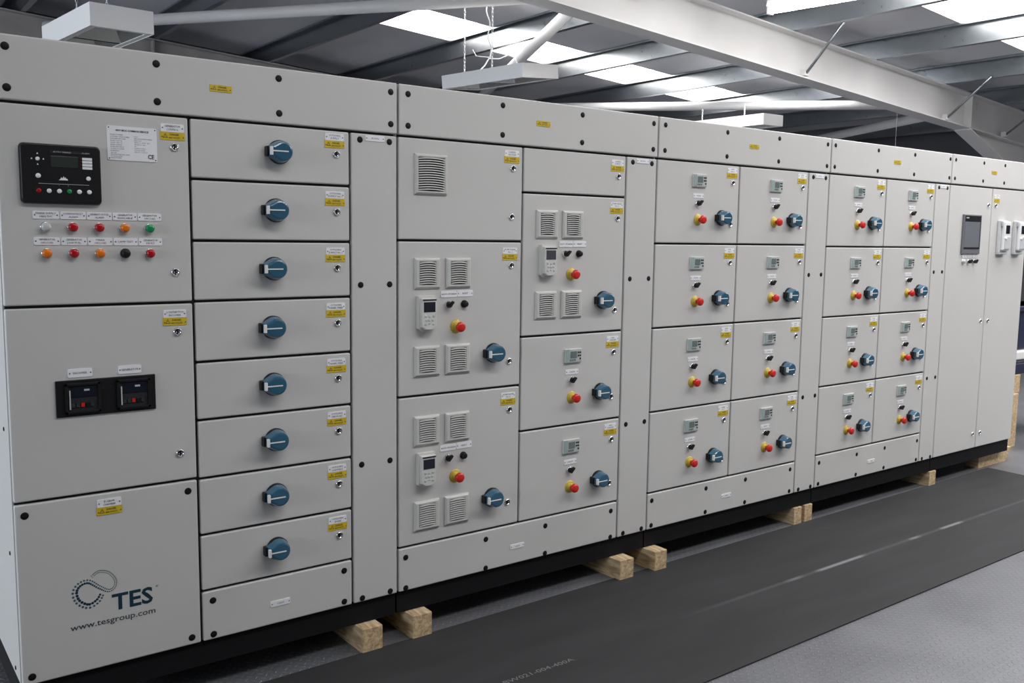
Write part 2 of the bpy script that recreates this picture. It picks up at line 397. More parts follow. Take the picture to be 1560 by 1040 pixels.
def cabinet(x0, x1, label):
    global cab
    cab = thing('switchgear_cabinet', ((x0+x1)/2, .3, .1), label, 'electrical cabinet')
    m = MB(); e = .0015
    cx, cz = (x0+x1)/2, (ZB+ZT)/2
    m.box(x0+e-cx, x1-e-cx, .024, .90, ZB+.004-cz, ZT-.006-cz, 'paint', .003)
    m.box(x0+.008-cx, x1-.008-cx, .018, .030, ZB+.008-cz, ZT-.010-cz, 'gasket')
    put('carcass', m, (cx, 0, cz), cab)
    m = MB(); m.box(x0+.004-cx, x1-.004-cx, .018, .88, -.053, .036, 'plinth'); put('plinth', m, (cx, 0, ZB-.036), cab)
    m = MB()
    for fx in ([x0+.14, x1-.10] if x0 > -.5 else [x0+.3, x1-.12]):
        f = MB(); f.lathe(0, 0, [(.03, 0), (.03, -.01), (.012, -.014)], 'plinth', 14)
        f.v = [(x, z, -y) for x, y, z in f.v]
        put('levelling_foot', f, (fx, .11, .1), cab); 
    return cab
def header(x0, x1, bx, lx):
    o = panel('header_panel', x0, x1, ZH, ZT, .026, -.004)
    for x in bx:
        for z in (2.150, 2.032): dev(o, 'panel_bolt', 'bolt', x, z, -.004)
    dev(o, 'warning_label', 'warn_small', lx, 2.094, -.004); return o
def ventcol(x0, x1, zlow=ZB):
    o = panel('cover_panel', x0, x1, zlow, ZH); xa, xb = x0+.040, x1-.036
    bolts(o, (xa, xb), (1.966, 1.430, .741, .209)); dev(o, 'name_plate', nplate('SECTION', w=.080, h=.021, hgt=.0055), (xa+xb)/2, 1.974); return o

# --- cabinet one, at the left end
cabinet(XS['a'], XS['d'], 'light grey control cabinet with black controller, coloured lamps and eight blue handles')
header(XS['a'], XS['d'], (-.727, -.299, .112, .553), -.092)
o = panel('door', XS['a'], XS['b'], 1.385, ZH)
m = MB()                                               # black generator controller
m.prism(rrect(-.114, .114, -.090, .090, .014), 0, -.016, 'black', .97, (0, 0), .003)
m.box(-.030, .046, -.0175, -.014, .020, .054, 'lcd', .001)
m.box(-.030, .082, -.0172, -.014, .062, .070, 'gasket')
m.text('AUTO MAINS', .002, .066, .005, 'relay', -.0172, .05); m.text('ALARM', .068, .066, .004, 'relay', -.0172, .022)
for i in range(4): m.box(.058, .086, -.018, -.014, .0455-i*.0092, .0530-i*.0092, 'label')
for i in range(4): m.box(.0525, .0545, -.018, -.014, .048-i*.0092, .0505-i*.0092, 'lamp_red')
def rd(x, z, r, k): m.lathe(x, z, [(r, -.014), (r, -.0185), (r*.7, -.0195)], k, 16)
rd(-.066, .043, .0058, 'label')
for x, z in ((-.066, .059), (-.066, .027), (-.082, .043), (-.050, .043)):
    m.prism([(x-.0026, z-.002), (x+.0026, z-.002), (x, z+.0028)], -.014, -.0175, 'label')
rd(-.066, -.007, .0072, 'label'); rd(.074, -.010, .0066, 'label')
for i, k in enumerate(('lamp_red', 'label', 'label', 'lamp_green', 'label', 'label')):
    x = -.066+i*.0282
    m.box(x-.0105, x+.0105, -.0168, -.014, -.062, -.040, 'lcd'); m.box(x-.0095, x+.0095, -.0172, -.014, -.061, -.041, 'black'); rd(x, -.051, .0068, k)
m.box(-.066, .075, -.0172, -.014, -.0305, -.0292, 'relay')
m.prism([(-.010, -.018), (.016, -.018), (.013, -.012), (.010, -.014), (.009, -.008), (.006, -.012), (.004, -.006), (.001, -.012), (-.003, -.009), (-.005, -.014)], -.014, -.0176, 'label')
m.text('1', -.010, -.034, .004, 'relay', -.0172); m.text('2', .016, -.034, .004, 'relay', -.0172)
dev(o, 'generator_controller', m.mesh('generator_controller'), -.590, 1.787)
m = MB(); m.prism(rrect(-.0755, .0755, -.053, .053, .005, 3), 0, -.0022, 'label')
for sx in (-1, 1):
    for sz in (-1, 1): m.disc(sx*.070, sz*.0475, .0020, -.0022, -.003, 'ink', 8)
m.text('400V MCC COMMON SERVICE', 0, .040, .0060, 'ink', -.0022, .100, .00025)
L1 = ['PROJECT NUMBER', 'CUSTOMER ORDER NUMBER', 'DATE MANUFACTURED', 'RATED VOLTAGE', 'SHORT CIRCUIT', 'RATED CURRENT', 'RATED FREQUENCY', 'CONTROL VOLTAGE', 'IP RATING']
L2 = ['1234', 'SERVICE WATER PUMPING', 'MAY 2013', '50kA 1s  400V  3ph', '65 kA 1s  3ph', '50', 'FORM 4 TYPE 6', '110V AC 50Hz', '24V DC  110V AC']
for i, t in enumerate(L1): m.text(t, -.066, .026-i*.0062, .0032, 'ink', -.0022, len(t)*.0027, 0, 'LEFT')
for i, t in enumerate(L2): m.text(t, .006, .023-i*.0060, .0032, 'ink', -.0022, len(t)*.0026, 0, 'LEFT')
for i, t in enumerate(['TES LTD', 'MANUFACTURED AND TESTED', 'TO BS EN 60439', 'SERIAL NUMBER']): m.text(t, -.066, -.0300-i*.0052, .0030, 'ink', -.0022, len(t)*.0025, 0, 'LEFT')
m.text('CE', .056, -.037, .0135, 'ink', -.0022, .019, .0004)
dev(o, 'rating_plate', m.mesh('rating_plate'), -.379, 1.893)
tags(o, XS['b']+.007, ZH, ('GENERATOR', 'CONTROL'))
for ch in list(o.children):
    if ch.name.startswith('door_lock'): ch.location.x -= .002
dev(o, 'door_lock', 'lock', -.256, 1.486)
xsl = [-.637, -.561, -.485, -.409, -.333]
T1 = [('MAINS SUPPLY', 'HEALTHY'), ('COMMON FAULT', 'ALARM'), ('GENERATOR FUEL', 'ALARM'), ('GENERATOR', 'AVAILABLE'), ('GENERATOR', 'ON LOAD')]
T2 = [('GENERATOR', 'ON LOAD'), ('GENERATOR', 'LOW FUEL'), ('MAINS', 'ON LOAD'), ('LAMP TEST',), ('GENERATOR', 'FAULT')]
K1 = ['lamp_clear', 'lamp_red', 'lamp_red', 'lamp_amber', 'lamp_green']; K2 = ['lamp_amber', 'lamp_red', 'lamp_amber', 'black', 'lamp_red']
cn = dict(lamp_clear='clear indicator lamp', lamp_red='red indicator lamp', lamp_amber='amber indicator lamp', lamp_green='green indicator lamp', black='black push button')
for i, x in enumerate(xsl):
    for zl, zp, K, T in ((1.628, 1.664, K1, T1), (1.548, 1.585, K2, T2)):
        dev(o, 'name_plate', nplate(*T[i], w=.073, h=.0235), x, zp)
        dev(o, 'push_button' if K[i] == 'black' else 'indicator_lamp', K[i], x-.002, zl, 0, cn[K[i]])
o = panel('door', XS['a'], XS['b'], .780, 1.385)
tags(o, XS['b']-.002, 1.385+.004, ('LV DISTRIBUTION', 'INCOMER'))
dev(o, 'door_lock', 'lock', -.257, .877)
m = MB(); m.box(-.150, .150, -.006, 0, -.058, .058, 'black', .002)
for cx in (-.073, .080):
    for a, b_, c, d in ((-.052, .052, .040, .048), (-.052, .052, -.048, -.040), (-.052, -.044, -.048, .048), (.044, .052, -.048, .048)):
        m.box(cx+a, cx+b_, -.014, -.004, c, d, 'black', .001)
    m.box(cx-.044, cx+.044, -.0075, -.004, -.040, .040, 'gasket'); m.box(cx-.040, cx-.036, -.013, -.006, -.034, .026, 'relay')
    m.box(cx-.032, cx+.040, -.010, -.006, .004, .036, 'screen'); m.box(cx+.004, cx+.020, -.0108, -.009, .022, .028, 'relay')
    for i, k in enumerate(('lcd', 'lcd', 'redbtn', 'black', 'lcd')): m.box(cx-.034+i*.014, cx-.024+i*.014, -.012, -.006, -.028, -.016, k)
for cx in (-.012, .012): m.disc(cx, .028, .003, -.006, -.0065, 'gasket', 10)
dev(o, 'breaker_panel', m.mesh('breaker_panel'), -.482, 1.095)
for x in (-.559, -.410): dev(o, 'name_plate', nplate('INCOMER' if x < -.5 else 'GENERATOR', w=.072, h=.027), x, 1.174)
o = panel('cover_panel', XS['a'], XS['b'], ZB, .780)
bolts(o, (-.733, -.234), (.741, .220)); dev(o, 'name_plate', nplate('BUSBAR', 'CHAMBER'), -.487, .744); dev(o, 'warning_label', 'warn', -.487, .718)
m = MB()                                               # company mark: two loops of dots, letters and web address
def dot(x, z, r, k): m.disc(x, z, r, 0, -.0006, k, 10)
SP = [(-.043,.070), (-.022,.083), (.008,.073), (.028,.044), (.024,.020), (.005,.013), (-.022,.031), (-.054,.056), (-.083,.050), (-.096,.026), (-.086,-.006), (-.056,-.026), (-.028,-.015), (-.013,.008)]
def cr(t):                                             # smooth curve through the points of the looped S
    i = min(int(t), len(SP)-2); f = t-i; q = [Vector(SP[min(max(i+k, 0), len(SP)-1)]) for k in (-1, 0, 1, 2)]
    return .5*((2*q[1])+(q[2]-q[0])*f+(2*q[0]-5*q[1]+4*q[2]-q[3])*f*f+(-q[0]+3*q[1]-3*q[2]+q[3])*f**3)
t_ = 0.
while t_ < len(SP)-1.01:
    p = cr(t_); d = (cr(t_+.02)-p).normalized(); nrm = Vector((-d.y, d.x)); g_ = min(1, max(0, (t_-4)/5)); g_ *= 1-.35*max(0, (t_-11)/2)
    r_ = .0016+.0030*g_; w_ = .0042+.0036*g_
    for off, k_, q_ in ((w_*.75, 'logo', 1.), (-w_*.75, 'logo2', .85)): dot(p.x+nrm.x*off, p.y+nrm.y*off, r_*q_, k_)
    step = (.0044+.0062*g_); t_ += step/max(.004, (cr(t_+.05)-p).length/.05)
dev(o, 'logo_symbol', m.mesh('logo_symbol'), -.505, .437); m = MB()
m.text('TES', .080, -.030, .055, 'logo', 0, .130, .0018); m.text('®', .160, -.006, .010, 'url', 0)
m.text('www.tesgroup.com', .0195, -.087, .0205, 'url', 0, .264, .0002)
dev(o, 'logo_lettering', m.mesh('logo_lettering'), -.505, .437)
zr = [ZH, 1.794, 1.590, 1.387, 1.180, .980, .776, .576, .375]
nm = ['SUPPLY', 'SUPPLY No.1', 'SUPPLY No.2', 'PANEL FEED', 'PANEL FEED', 'SERVICES', 'LIGHTING', 'SPARE']
hx = [.110, .094, .084, .077, .076, .081, .080, .080]
for i in range(8):
    o = panel('door', XS['b'], XS['c'], zr[i+1], zr[i]); zc = (zr[i]+zr[i+1])/2
    dev(o, 'rotary_handle', 'handle_big', hx[i], zc+(.006 if i < 3 else .004)); tags(o, XS['c']-.001, zr[i]+(.006 if i else .014), ('OUTGOING', nm[i]))
o = panel('base_panel', XS['b'], XS['c'], ZB, zr[8]); bolts(o, (-.158, .348), (.336, .213)); dev(o, 'name_plate', nplate('CABLES', w=.076, h=.022), .090, .271)
ventcol(XS['c'], XS['d'])
# screws down the end panel
sp = MB(); cxx = XS['a']
for z in (.22, .60, 1.0, 1.4, 1.8, 2.1):
    s = MB(); s.lathe(0, 0, [(.007, 0), (.007, -.002), (.003, -.003)], 'bolt', 12); s.v = [(y, -x, z_) for x, y, z_ in s.v]
    put('panel_bolt', s, (XS['a']+.0015, .10, z), cab)

# --- cabinet two
cabinet(XS['d'], XS['g'], 'light grey cabinet with small louvred vents, drive keypads and large blue handles')
header(XS['d'], XS['g'], (.628, 1.075, 1.507, 1.947), 1.288)
o = panel('door', XS['d'], XS['e'], 1.598, ZH)
dev(o, 'vent_grille', 'grille_big', .731, 1.854); tags(o, XS['e']+.001, ZH+.007, ('CONTROL', 'SECTION')); dev(o, 'door_lock', 'lock', 1.128, 1.700)
def drive(o, xl, zt, dz_e=0, hx=None, xs_=0):
    for dx in (.130, .276):
        dev(o, 'vent_grille', 'grille', xl+dx, zt-.132); dev(o, 'vent_grille', 'grille', xl+dx, zt-.480)
    dev(o, 'drive_keypad', 'keypad', xl+.122+xs_, zt-.290)
    dev(o, 'name_plate', nplate('AUTO OFF HAND', w=.076, h=.026), xl+.234+xs_, zt-.216); dev(o, 'name_plate', nplate('RESET', w=.076, h=.026), xl+.312+xs_, zt-.215)
    dev(o, 'selector_switch', 'selector', xl+.230+xs_, zt-.258); dev(o, 'push_button', 'push', xl+.308+xs_, zt-.258)
    dev(o, 'emergency_stop', 'estop', xl+.270+xs_*.5, zt-.352+dz_e); dev(o, 'rotary_handle', 'handle_big', hx+.015, zt-.472+dz_e)
for zt, zb in ((1.598, .984), (.984, .375)):
    o = panel('door', XS['d'], XS['e'], zb, zt)
    z_ = zt+(.004 if zt > 1 else -.010)
    drive(o, XS['d'], z_, .012 if zt < 1 else .004, 1.026)
    tags(o, XS['e']-.003, zt+.001, ('PUMP DRIVE', 'No.1' if zt > 1 else 'No.2')); dev(o, 'door_lock', 'lock', 1.124, zt-.505)
o = panel('base_panel', XS['d'], XS['f'], ZB, .375); bolts(o, (.620, 1.014, 1.340, 1.739), (.333, .206)); dev(o, 'name_plate', nplate('CABLES', w=.076, h=.020), 1.182, .272)
o = panel('door', XS['e'], XS['f'], 1.804, ZH); tags(o, XS['f']+.006, ZH+.004, ('CONTROL', 'SUPPLY'))
o = panel('door', XS['e'], XS['f'], 1.191, 1.804); drive(o, XS['e'], 1.804+.001, .004, 1.639, .008); tags(o, XS['f']+.006, 1.804+.004, ('PUMP DRIVE', 'No.3')); dev(o, 'door_lock', 'lock', 1.727, 1.289)
def starter(o, xl, zt, xr, wide=True, t=('PUMP', 'No.1')):
    dev(o, 'motor_display', 'relay', xl+.292, zt-.094); dev(o, 'name_plate', nplate('STARTER', w=.074, h=.022), xl+.291, zt-.167)
    dev(o, 'selector_switch', 'selector', xl+.286, zt-.203); dev(o, 'emergency_stop', 'estop', xl+.292, zt-.283)
    dev(o, 'rotary_handle', 'handle', xr-.132, zt-.271); tags(o, xr+.001, zt+.008, t); dev(o, 'door_lock', 'lock', xr-.062, zt-.302)
for zt, zb in ((1.191, .779), (.779, .375)):
    o = panel('door', XS['e'], XS['f'], zb, zt); starter(o, XS['e'], zt-.004, XS['f'], t=('FAN', 'STARTER'))
ventcol(XS['f'], XS['g'])

# --- cabinets three and four: two columns of four starter doors each
def starters(ids, zrow, bx, lx):
    g, h, i, j = [XS[k] for k in ids]
    n = 0
    for r in range(4):
        for xl, xr in ((g, h), (h, i)):
            n += 1
            o = panel('door', xl, xr, zrow[r+1], zrow[r]); starter(o, xl, zrow[r]-(0 if r else -.004), xr, t=('PUMP', 'No.%d' % n))
    o = panel('base_panel', g, i, ZB, zrow[4]); bolts(o, bx, (.338, .213)); dev(o, 'name_plate', nplate('CABLES', w=.078, h=.020), lx, .276)
    ventcol(i, j)
cabinet(XS['g'], XS['j'], 'light grey cabinet of eight starter doors standing beside the cabinet with vents')
header(XS['g'], XS['j'], (2.025, 2.468, 2.881, 3.309), 2.677)
starters('ghij', (ZH, 1.595, 1.190, .780, .377), (2.013, 2.409, 2.724, 3.112), 2.569)
cabinet(XS['j'], XS['m'], 'light grey cabinet of eight starter doors standing beside the touch screen cabinet')
header(XS['j'], XS['m'], (3.382, 3.810, 4.207, 4.627), 4.016)
starters('jklm', (ZH, 1.587, 1.186, .785, .384), (3.384, 3.764, 4.067, 4.444), 3.923)

# --- cabinet five
cabinet(XS['m'], XS['o'], 'light grey cabinet with touch screen and two tall plain doors, farthest right')
header(XS['m'], XS['o'], (4.697, 5.065, 5.358, 5.70), 5.210)
o = panel('door', XS['m'], XS['n'], ZB, ZH)
m = MB(); m.box(-.118, .118, -.012, 0, -.130, .130, 'hmiframe', .003); m.box(-.102, .104, -.0135, -.010, .084, .122, 'black', .001)
m.box(-.102, .104, -.0135, -.010, -.098, -.086, 'black', .001); m.box(.096, .104, -.0132, -.010, -.090, .090, 'black'); m.box(-.100, .096, -.0132, -.010, -.084, .082, 'hmi')
m.box(-.090, -.056, -.0140, -.013, .104, .112, 'relay')
dev(o, 'touch_screen', m.mesh('touch_screen'), 4.952, 1.676)
for i, x in enumerate((4.868, 4.938, 5.010)):
    dev(o, 'name_plate', nplate('HMI', w=.066, h=.022), x+.022, 1.532); dev(o, 'push_button' if i == 0 else 'selector_switch', 'lamp_clear' if i == 0 else 'selector', x+.006, 1.496)
for z in (1.876, 1.086, .296): dev(o, 'door_lock', 'lock', 5.166, z)
o = panel('door', XS['n'], XS['o'], ZB, ZH)
dev(o, 'name_plate', nplate('CONTROL', 'PLC'), 5.280, 1.936); dev(o, 'warning_label', 'warn', 5.280, 1.908)
for z in (1.876, 1.086, .296): dev(o, 'door_lock', 'lock', 5.268, z)
m = MB(); m.box(-.060, .060, -.024, 0, -.112, .112, 'case', .005); m.box(-.046, .046, -.046, -.022, -.095, .104, 'white', .009, 3)
m.box(-.026, .028, -.0485, -.044, .020, .078, 'screen', .002); m.box(-.038, .038, -.051, -.044, -.085, .000, 'case', .003); m.lathe(-.030, -.012, [(.010, -.046), (.010, -.055), (.005, -.057)], 'white', 14)
m.box(-.060, -.036, -.036, -.026, .070, .104, 'relay', .002); m.box(-.060, .050, -.028, -.002, -.122, -.110, 'relay', .003)
mm = m.mesh('flow_meter')
for x in (5.372, 5.598): dev(o, 'flow_meter', mm, x, 1.665)

# ------------------------------------------------------------------ timber under the cabinets
GB = 'timber bearers under the cabinets'
def bearer(x0, x1, y0, label, y1=.90):
    m = MB(); m.box(-(x1-x0)/2, (x1-x0)/2, 0, y1-y0, 0, .0995, 'wood', .003)
    m.v = [(x, y, z) for x, y, z in m.v]
    o = put('timber_bearer', m, ((x0+x1)/2, y0, 0)); tag(o, label, 'timber block', GB)
for a in [(.404, .492, -.042, 'sawn timber block nearest the camera, under the left end cabinet'),
          (.628, .718, -.044, 'sawn timber block under the vented cabinet, at its left corner'),
          (1.756, 1.846, -.056, 'sawn timber block under the vented cabinet, at its right corner'),
          (1.982, 2.064, -.064, 'sawn timber block under the first starter cabinet, at its left corner'),
          (3.176, 3.246, .004, 'sawn timber block under the first starter cabinet, at its right corner'),
          (3.276, 3.346, .004, 'narrow timber block under the second starter cabinet, at its left corner'),
          (4.640, 4.722, .006, 'sawn timber block standing alone under the touch screen cabinet')]: bearer(*a)
m = MB(); m.prism([(.0, 0), (.41, 0), (.49, .100), (.0, .100)], .05, -.05, 'wood')
tag(put('timber_skid', m, (5.42, .115, 0)), 'long timber skid with slanted end under the far right cabinet', 'timber')
def post(x, label):
    t = thing('timber_post', (x, .35, 0), label, 'timber')
    m = MB(); m.box(-.085, .085, -.085, .085, 0, .430, 'wood', .003); put('lower_block', m, (x, .35, 0), t)
    m = MB(); m.box(-.030, .150, -.060, .085, .431, .575, 'wood', .003); put('upper_block', m, (x, .35, 0), t)
post(6.335, 'stepped timber post standing just beyond the right end of the cabinets')
post(7.40, 'stepped timber post farther right, holding up the other end of the blue tray')
m = MB(); m.box(-.62, .62, -.36, .36, 0, .085, 'bluebin', .008); m.box(-.60, .60, -.34, .34, .085, .095, 'gasket', .002)
tag(put('storage_tray', m, (6.94, .66, .576)), 'shallow dark blue tray resting on two timber posts', 'tray')
m = MB(); m.box(-.56, .56, -.30, .30, 0, .075, 'white', .012); tag(put('packing_slab', m, (6.94, .66, .673)), 'white packing slab lying on the dark blue tray', 'packing')
m = MB(); m.box(-.50, .50, -.26, .26, 0, .36, 'bluebin', .010); m.box(-.52, .52, -.28, .28, .32, .36, 'bluebin', .004)
tag(put('storage_bin', m, (6.94, .66, .750)), 'dark blue bin on top of the white packing slab', 'bin')

# ------------------------------------------------------------------ mat
t = thing('rubber_mat', (2.0, -.525, 0), 'long black rubber safety mat lying in front of the cabinets', 'mat')
m = MB(); vs = [(-5.0, -.455, 0), (3.44, -.44, 0), (3.49, .553, 0), (-5.0, .445, 0)]
m.add([(x, y, .0005) for x, y, z in vs]+[(x, y, .006) for x, y, z in vs], [[3,2,1,0],[4,5,6,7],[0,1,5,4],[1,2,6,5],[2,3,7,6],[3,0,4,7]], 'mat')
put('mat_sheet', m, (2.0, -.525, 0), t)
m = MB(); m.text('BW021-004-400A', 0, 0, .024, 'matink', 0, .33)
m.v = [(x, z, .0006) for x, y, z in m.v]
put('printed_text', m, (.872, -.552, .006), t)

# ------------------------------------------------------------------ room
YF, YB, XL, XR = -9.0, 9.2, -7.0, 12.6
m = MB(); m.box(XL-.2, XR+.2, YF-.2, YB+.2, -.1, 0, 'floor'); struct(put('floor', m, (0, 0, 0)), 'grey steel checker plate floor')
P0 = 1.6128+2.5-.068*1.192                             # underside of the purlins at x = 0
SL = .068
def zp(x, d=0.): return P0-SL*x+d
PX = [-6.35+1.405*i for i in range(14)]                # purlins
PX = [round(3.50+1.405*(i-7), 3) for i in range(14)]
PD = .20
strips = [(-3.15, -2.2), (-1.2, -.25), (.66, 1.62), (3.40, 4.37), (5.34, 6.26)]
span = {-3.15: (-.8, 11.0), -1.2: (3.4, 10.5), .66: (3.4, 9.0), 3.40: (3.4, 9.0), 5.34: (3.4, 9.0)}      # glazed purlin bays; unseen front strips added and spanned to light the panels
m = MB()
ys = sorted({YF, YB}|{v for s in strips for v in s})
xs = [XL]+[x for x in PX if XL < x < XR]+[XR]
win = 0
for ya, yb in zip(ys, ys[1:]):
    hole = (ya, yb) in strips
    for xa, xb in zip(xs, xs[1:]):
        if hole and span[ya][0] < xa and xb < span[ya][1]+1.:
            win += 1; o = MB(); zc = zp((xa+xb)/2, PD); X = (xa+xb)/2; dy = (yb-ya)/2; dx = (xb-xa)/2
            o.add([(-dx, -dy, SL*dx), (dx, -dy, -SL*dx), (dx, dy, -SL*dx), (-dx, dy, SL*dx)], [[0, 3, 2, 1]], 'daylight')
            w_ = put('window_%d' % win, o, (X, (ya+yb)/2, zc+.10)); struct(w_, 'white translucent rooflight panel between roof purlins')
            f = MB()
            for sy in (-1, 1):
                f.bar((-dx, sy*(dy-.008), SL*dx-.05), (dx, sy*(dy-.008), -SL*dx-.05), [(-.008, -.05), (.008, -.05), (.008, .05), (-.008, .05)], 'upstand')
            for sx in (-1, 1):
                f.bar((sx*(dx-.03), -dy, -SL*sx*dx-.05), (sx*(dx-.03), dy, -SL*sx*dx-.05), [(-.008, -.05), (.008, -.05), (.008, .05), (-.008, .05)], 'upstand')
            put('window_frame', f, W[w_], w_)
            continue
        b = [(x, y, zp(x, PD+d)) for d in (0, .12) for x, y in ((xa, ya), (xb, ya), (xb, yb), (xa, yb))]
        m.add(b, [[0, 3, 2, 1], [4, 5, 6, 7], [0, 1, 5, 4], [1, 2, 6, 5], [2, 3, 7, 6], [3, 0, 4, 7]], 'ceil')
struct(put('ceiling', m, (0, 0, 0)), 'grey sloping roof liner with white rooflights')
def wallbox(name, x0, x1, y0, y1, z0, z1, k, label):
    m = MB(); m.box(x0, x1, y0, y1, z0, z1, k); return struct(put(name, m, (0, 0, 0)), label)
wallbox('wall_back', XL, XR, YB, YB+.15, 0, 5.2, 'wall', 'dark grey clad wall behind the cabinets')
wallbox('wall_front', XL, XR, YF-.15, YF, 0, 5.2, 'wall', 'dark clad wall behind the camera')
wallbox('wall_left', XL-.15, XL, YF, YB, 0, 5.2, 'wallpale', 'pale clad wall at the left end')
wallbox('wall_right', XR, XR+.15, YF, YB, 0, 5.2, 'wall', 'dark grey clad wall at the right end')
def windowpane(n, pts, k, frame, label):
    m = MB(); m.add(pts, [[0, 1, 2, 3]], k); c = sum((Vector(p) for p in pts), Vector())/4
    m.v = [tuple(Vector(v)-c) for v in m.v]; w_ = struct(put('window_%d' % n, m, c), label)
    f = MB()
    for a, b_ in zip(pts, pts[1:]+pts[:1]): f.bar(Vector(a)-c, Vector(b_)-c, [(-.04, -.04), (.04, -.04), (.04, .04), (-.04, .04)], 'white', up=frame)
    put('window_frame', f, c, w_); return w_
windowpane(win+1, [(XL+.03, -3.2, 1.3), (XL+.03, 7.6, 1.3), (XL+.03, 7.6, 2.9), (XL+.03, -3.2, 2.9)], 'winlight', (1, 0, 0), 'wide daylit window in the left wall')  # out of view; stretched along the wall to brighten left roof and lamps
windowpane(win+2, [(5.0, YF+.03, .9), (11.0, YF+.03, .9), (11.0, YF+.03, 2.9), (5.0, YF+.03, 2.9)][::-1], 'winfront', (0, 1, 0), 'wide daylit window in the front wall')  # added pane behind the camera, fills the lower right cabinet fronts

# purlins: galvanised Z sections
t_ = .004; F = .062; H = PD
Zsec = [(0, 0), (F, 0), (F, .016), (F-t_, .016), (F-t_, t_), (t_, t_), (t_, H), (-F, H), (-F, H-.016), (-F+t_, H-.016), (-F+t_, H-t_), (0, H-t_)]
ordn = {6: 'dark roof purlin at the far left, above the left hanging lamp', 7: 'grey roof purlin whose far end stands over the left cabinet header', 8: 'grey roof purlin left of the nearest bright rooflight, ending over the first cabinet joint',
        9: 'grey roof purlin passing just behind the middle hanging lamp', 10: 'shiny roof purlin crossing right of the middle hanging lamp', 11: 'shiny roof purlin above the white bracing tube', 12: 'shaded roof purlin crossing high above the touch screen cabinet', 13: 'dark roof purlin nearest the right wall'}
for i, x in enumerate(PX):
    if x < XL or x > XR-.1: continue
    m = MB(); m.bar((0, YF, 0), (0, YB, 0), Zsec, 'galv')
    lab = ordn.get(i, 'galvanised roof purlin left of the hanging lamps, out over the floor')
    tag(put('roof_purlin', m, (x, 0, zp(x))), lab, 'roof purlin', 'galvanised roof purlins')
# rafters: I sections running along the slope
def rafter(y, k, label, depth=.40, bf=.20, x0=XL+.06, x1=9.75, haunch=True):
    t = thing('steel_rafter', (4, y, zp(4)-depth), label, 'steel beam')
    def sec(): 
        h = bf/2; tf = .014; tw = .006; d = depth
        return [(-h, -d), (h, -d), (h, -d+tf), (tw, -d+tf), (tw, -tf), (h, -tf), (h, 0), (-h, 0), (-h, -tf), (-tw, -tf), (-tw, -d+tf), (-h, -d+tf)]
    o0 = W[t]; m = MB(); m.bar(Vector((x0, y, zp(x0)-.002))-o0, Vector((XR-.02, y, zp(XR)-.002))-o0, sec(), k); put('beam', m, o0, t)
    # haunch under the beam, deepening towards the wall
    m = MB(); hz = lambda x, d: zp(x)-depth-d
    xa, xb = x1, XR-.05; h = bf/2
    for (ya, yb, da, db) in ((-h, h, (.0, .80), (.014, .814)),):
        vs = [(xa, y+ya, hz(xa, 0)), (xb, y+ya, hz(xb, .80)), (xb, y+yb, hz(xb, .80)), (xa, y+yb, hz(xa, 0)), (xa, y+ya, hz(xa, .016)), (xb, y+ya, hz(xb, .816)), (xb, y+yb, hz(xb, .816)), (xa, y+yb, hz(xa, .016))]
        m.add([Vector(v)-o0 for v in vs], [[0, 1, 2, 3], [7, 6, 5, 4], [0, 4, 5, 1], [1, 5, 6, 2], [2, 6, 7, 3], [3, 7, 4, 0]], k)
    vs = [(xa, y-.006, hz(xa, 0)), (xb, y-.006, hz(xb, 0)), (xb, y-.006, hz(xb, .80)), (xa, y+.006, hz(xa, 0)), (xb, y+.006, hz(xb, 0)), (xb, y+.006, hz(xb, .80))]
    m.add([Vector(v)-o0 for v in vs], [[0, 2, 1], [3, 4, 5], [0, 1, 4, 3], [1, 2, 5, 4], [2, 0, 3, 5]], k)
    put('haunch', m, o0, t)
    m = MB(); X = 9.75
    for X in (9.75,):
        for sy in (-1, 1): m.box(X-.006, X+.006, min(sy*.006, sy*h), max(sy*.006, sy*h), .016, depth-.02, k)
    put('stiffener', m, Vector((0, y, zp(X)-depth)), t)
    return t
rafter(2.60, 'steel', 'large white painted steel roof beam crossing the upper right of the picture')
r2 = rafter(8.45, 'darksteel', 'dull brown steel roof beam far behind the left cabinet header')
for X in (-.02, .16, 1.5, 2.09):
    m = MB(); m.box(-.008, .008, -.10, -.006, .02, .38, 'darksteel'); put('stiffener', m, (X, 8.45, zp(X)-.40), r2)
for X in PX[6:13]:
    m = MB(); m.box(-.06, .06, -.010, 0, 0, .19, 'steel'); tag(put('wall_cleat', m, (X+.25, 9.19, zp(X)-.12)), 'pale steel cleat on the dark back wall below the roof', 'bracket', 'steel cleats along the top of the back wall')
# bracing tubes in the roof plane
def brace(a, b_, label, dz=-.10, r=.057):
    m = MB(); za, zb = zp(a[0], dz), zp(b_[0], dz); o0 = Vector((a[0], a[1], za))
    m.tube([Vector((0, 0, 0)), Vector((b_[0]-a[0], b_[1]-a[1], zb-za))], r, 'steel', 18)
    tag(put('bracing_tube', m, o0), label, 'steel tube', 'bracing tubes under the roof')
brace((4.32, 2.50), (.95, 8.38), 'pale bracing tube crossing above the left hanging lamp')
brace((3.92, 2.55), (6.57, 8.38), 'white bracing tube running down to the middle hanging lamp')
brace((9.85, 2.60), (6.42, 8.38), 'long white bracing tube just above the cabinet headers, level in the picture')
brace((9.99, 2.60), (12.15, 8.2), 'grey bracing tube under the big beam, rising towards the right')
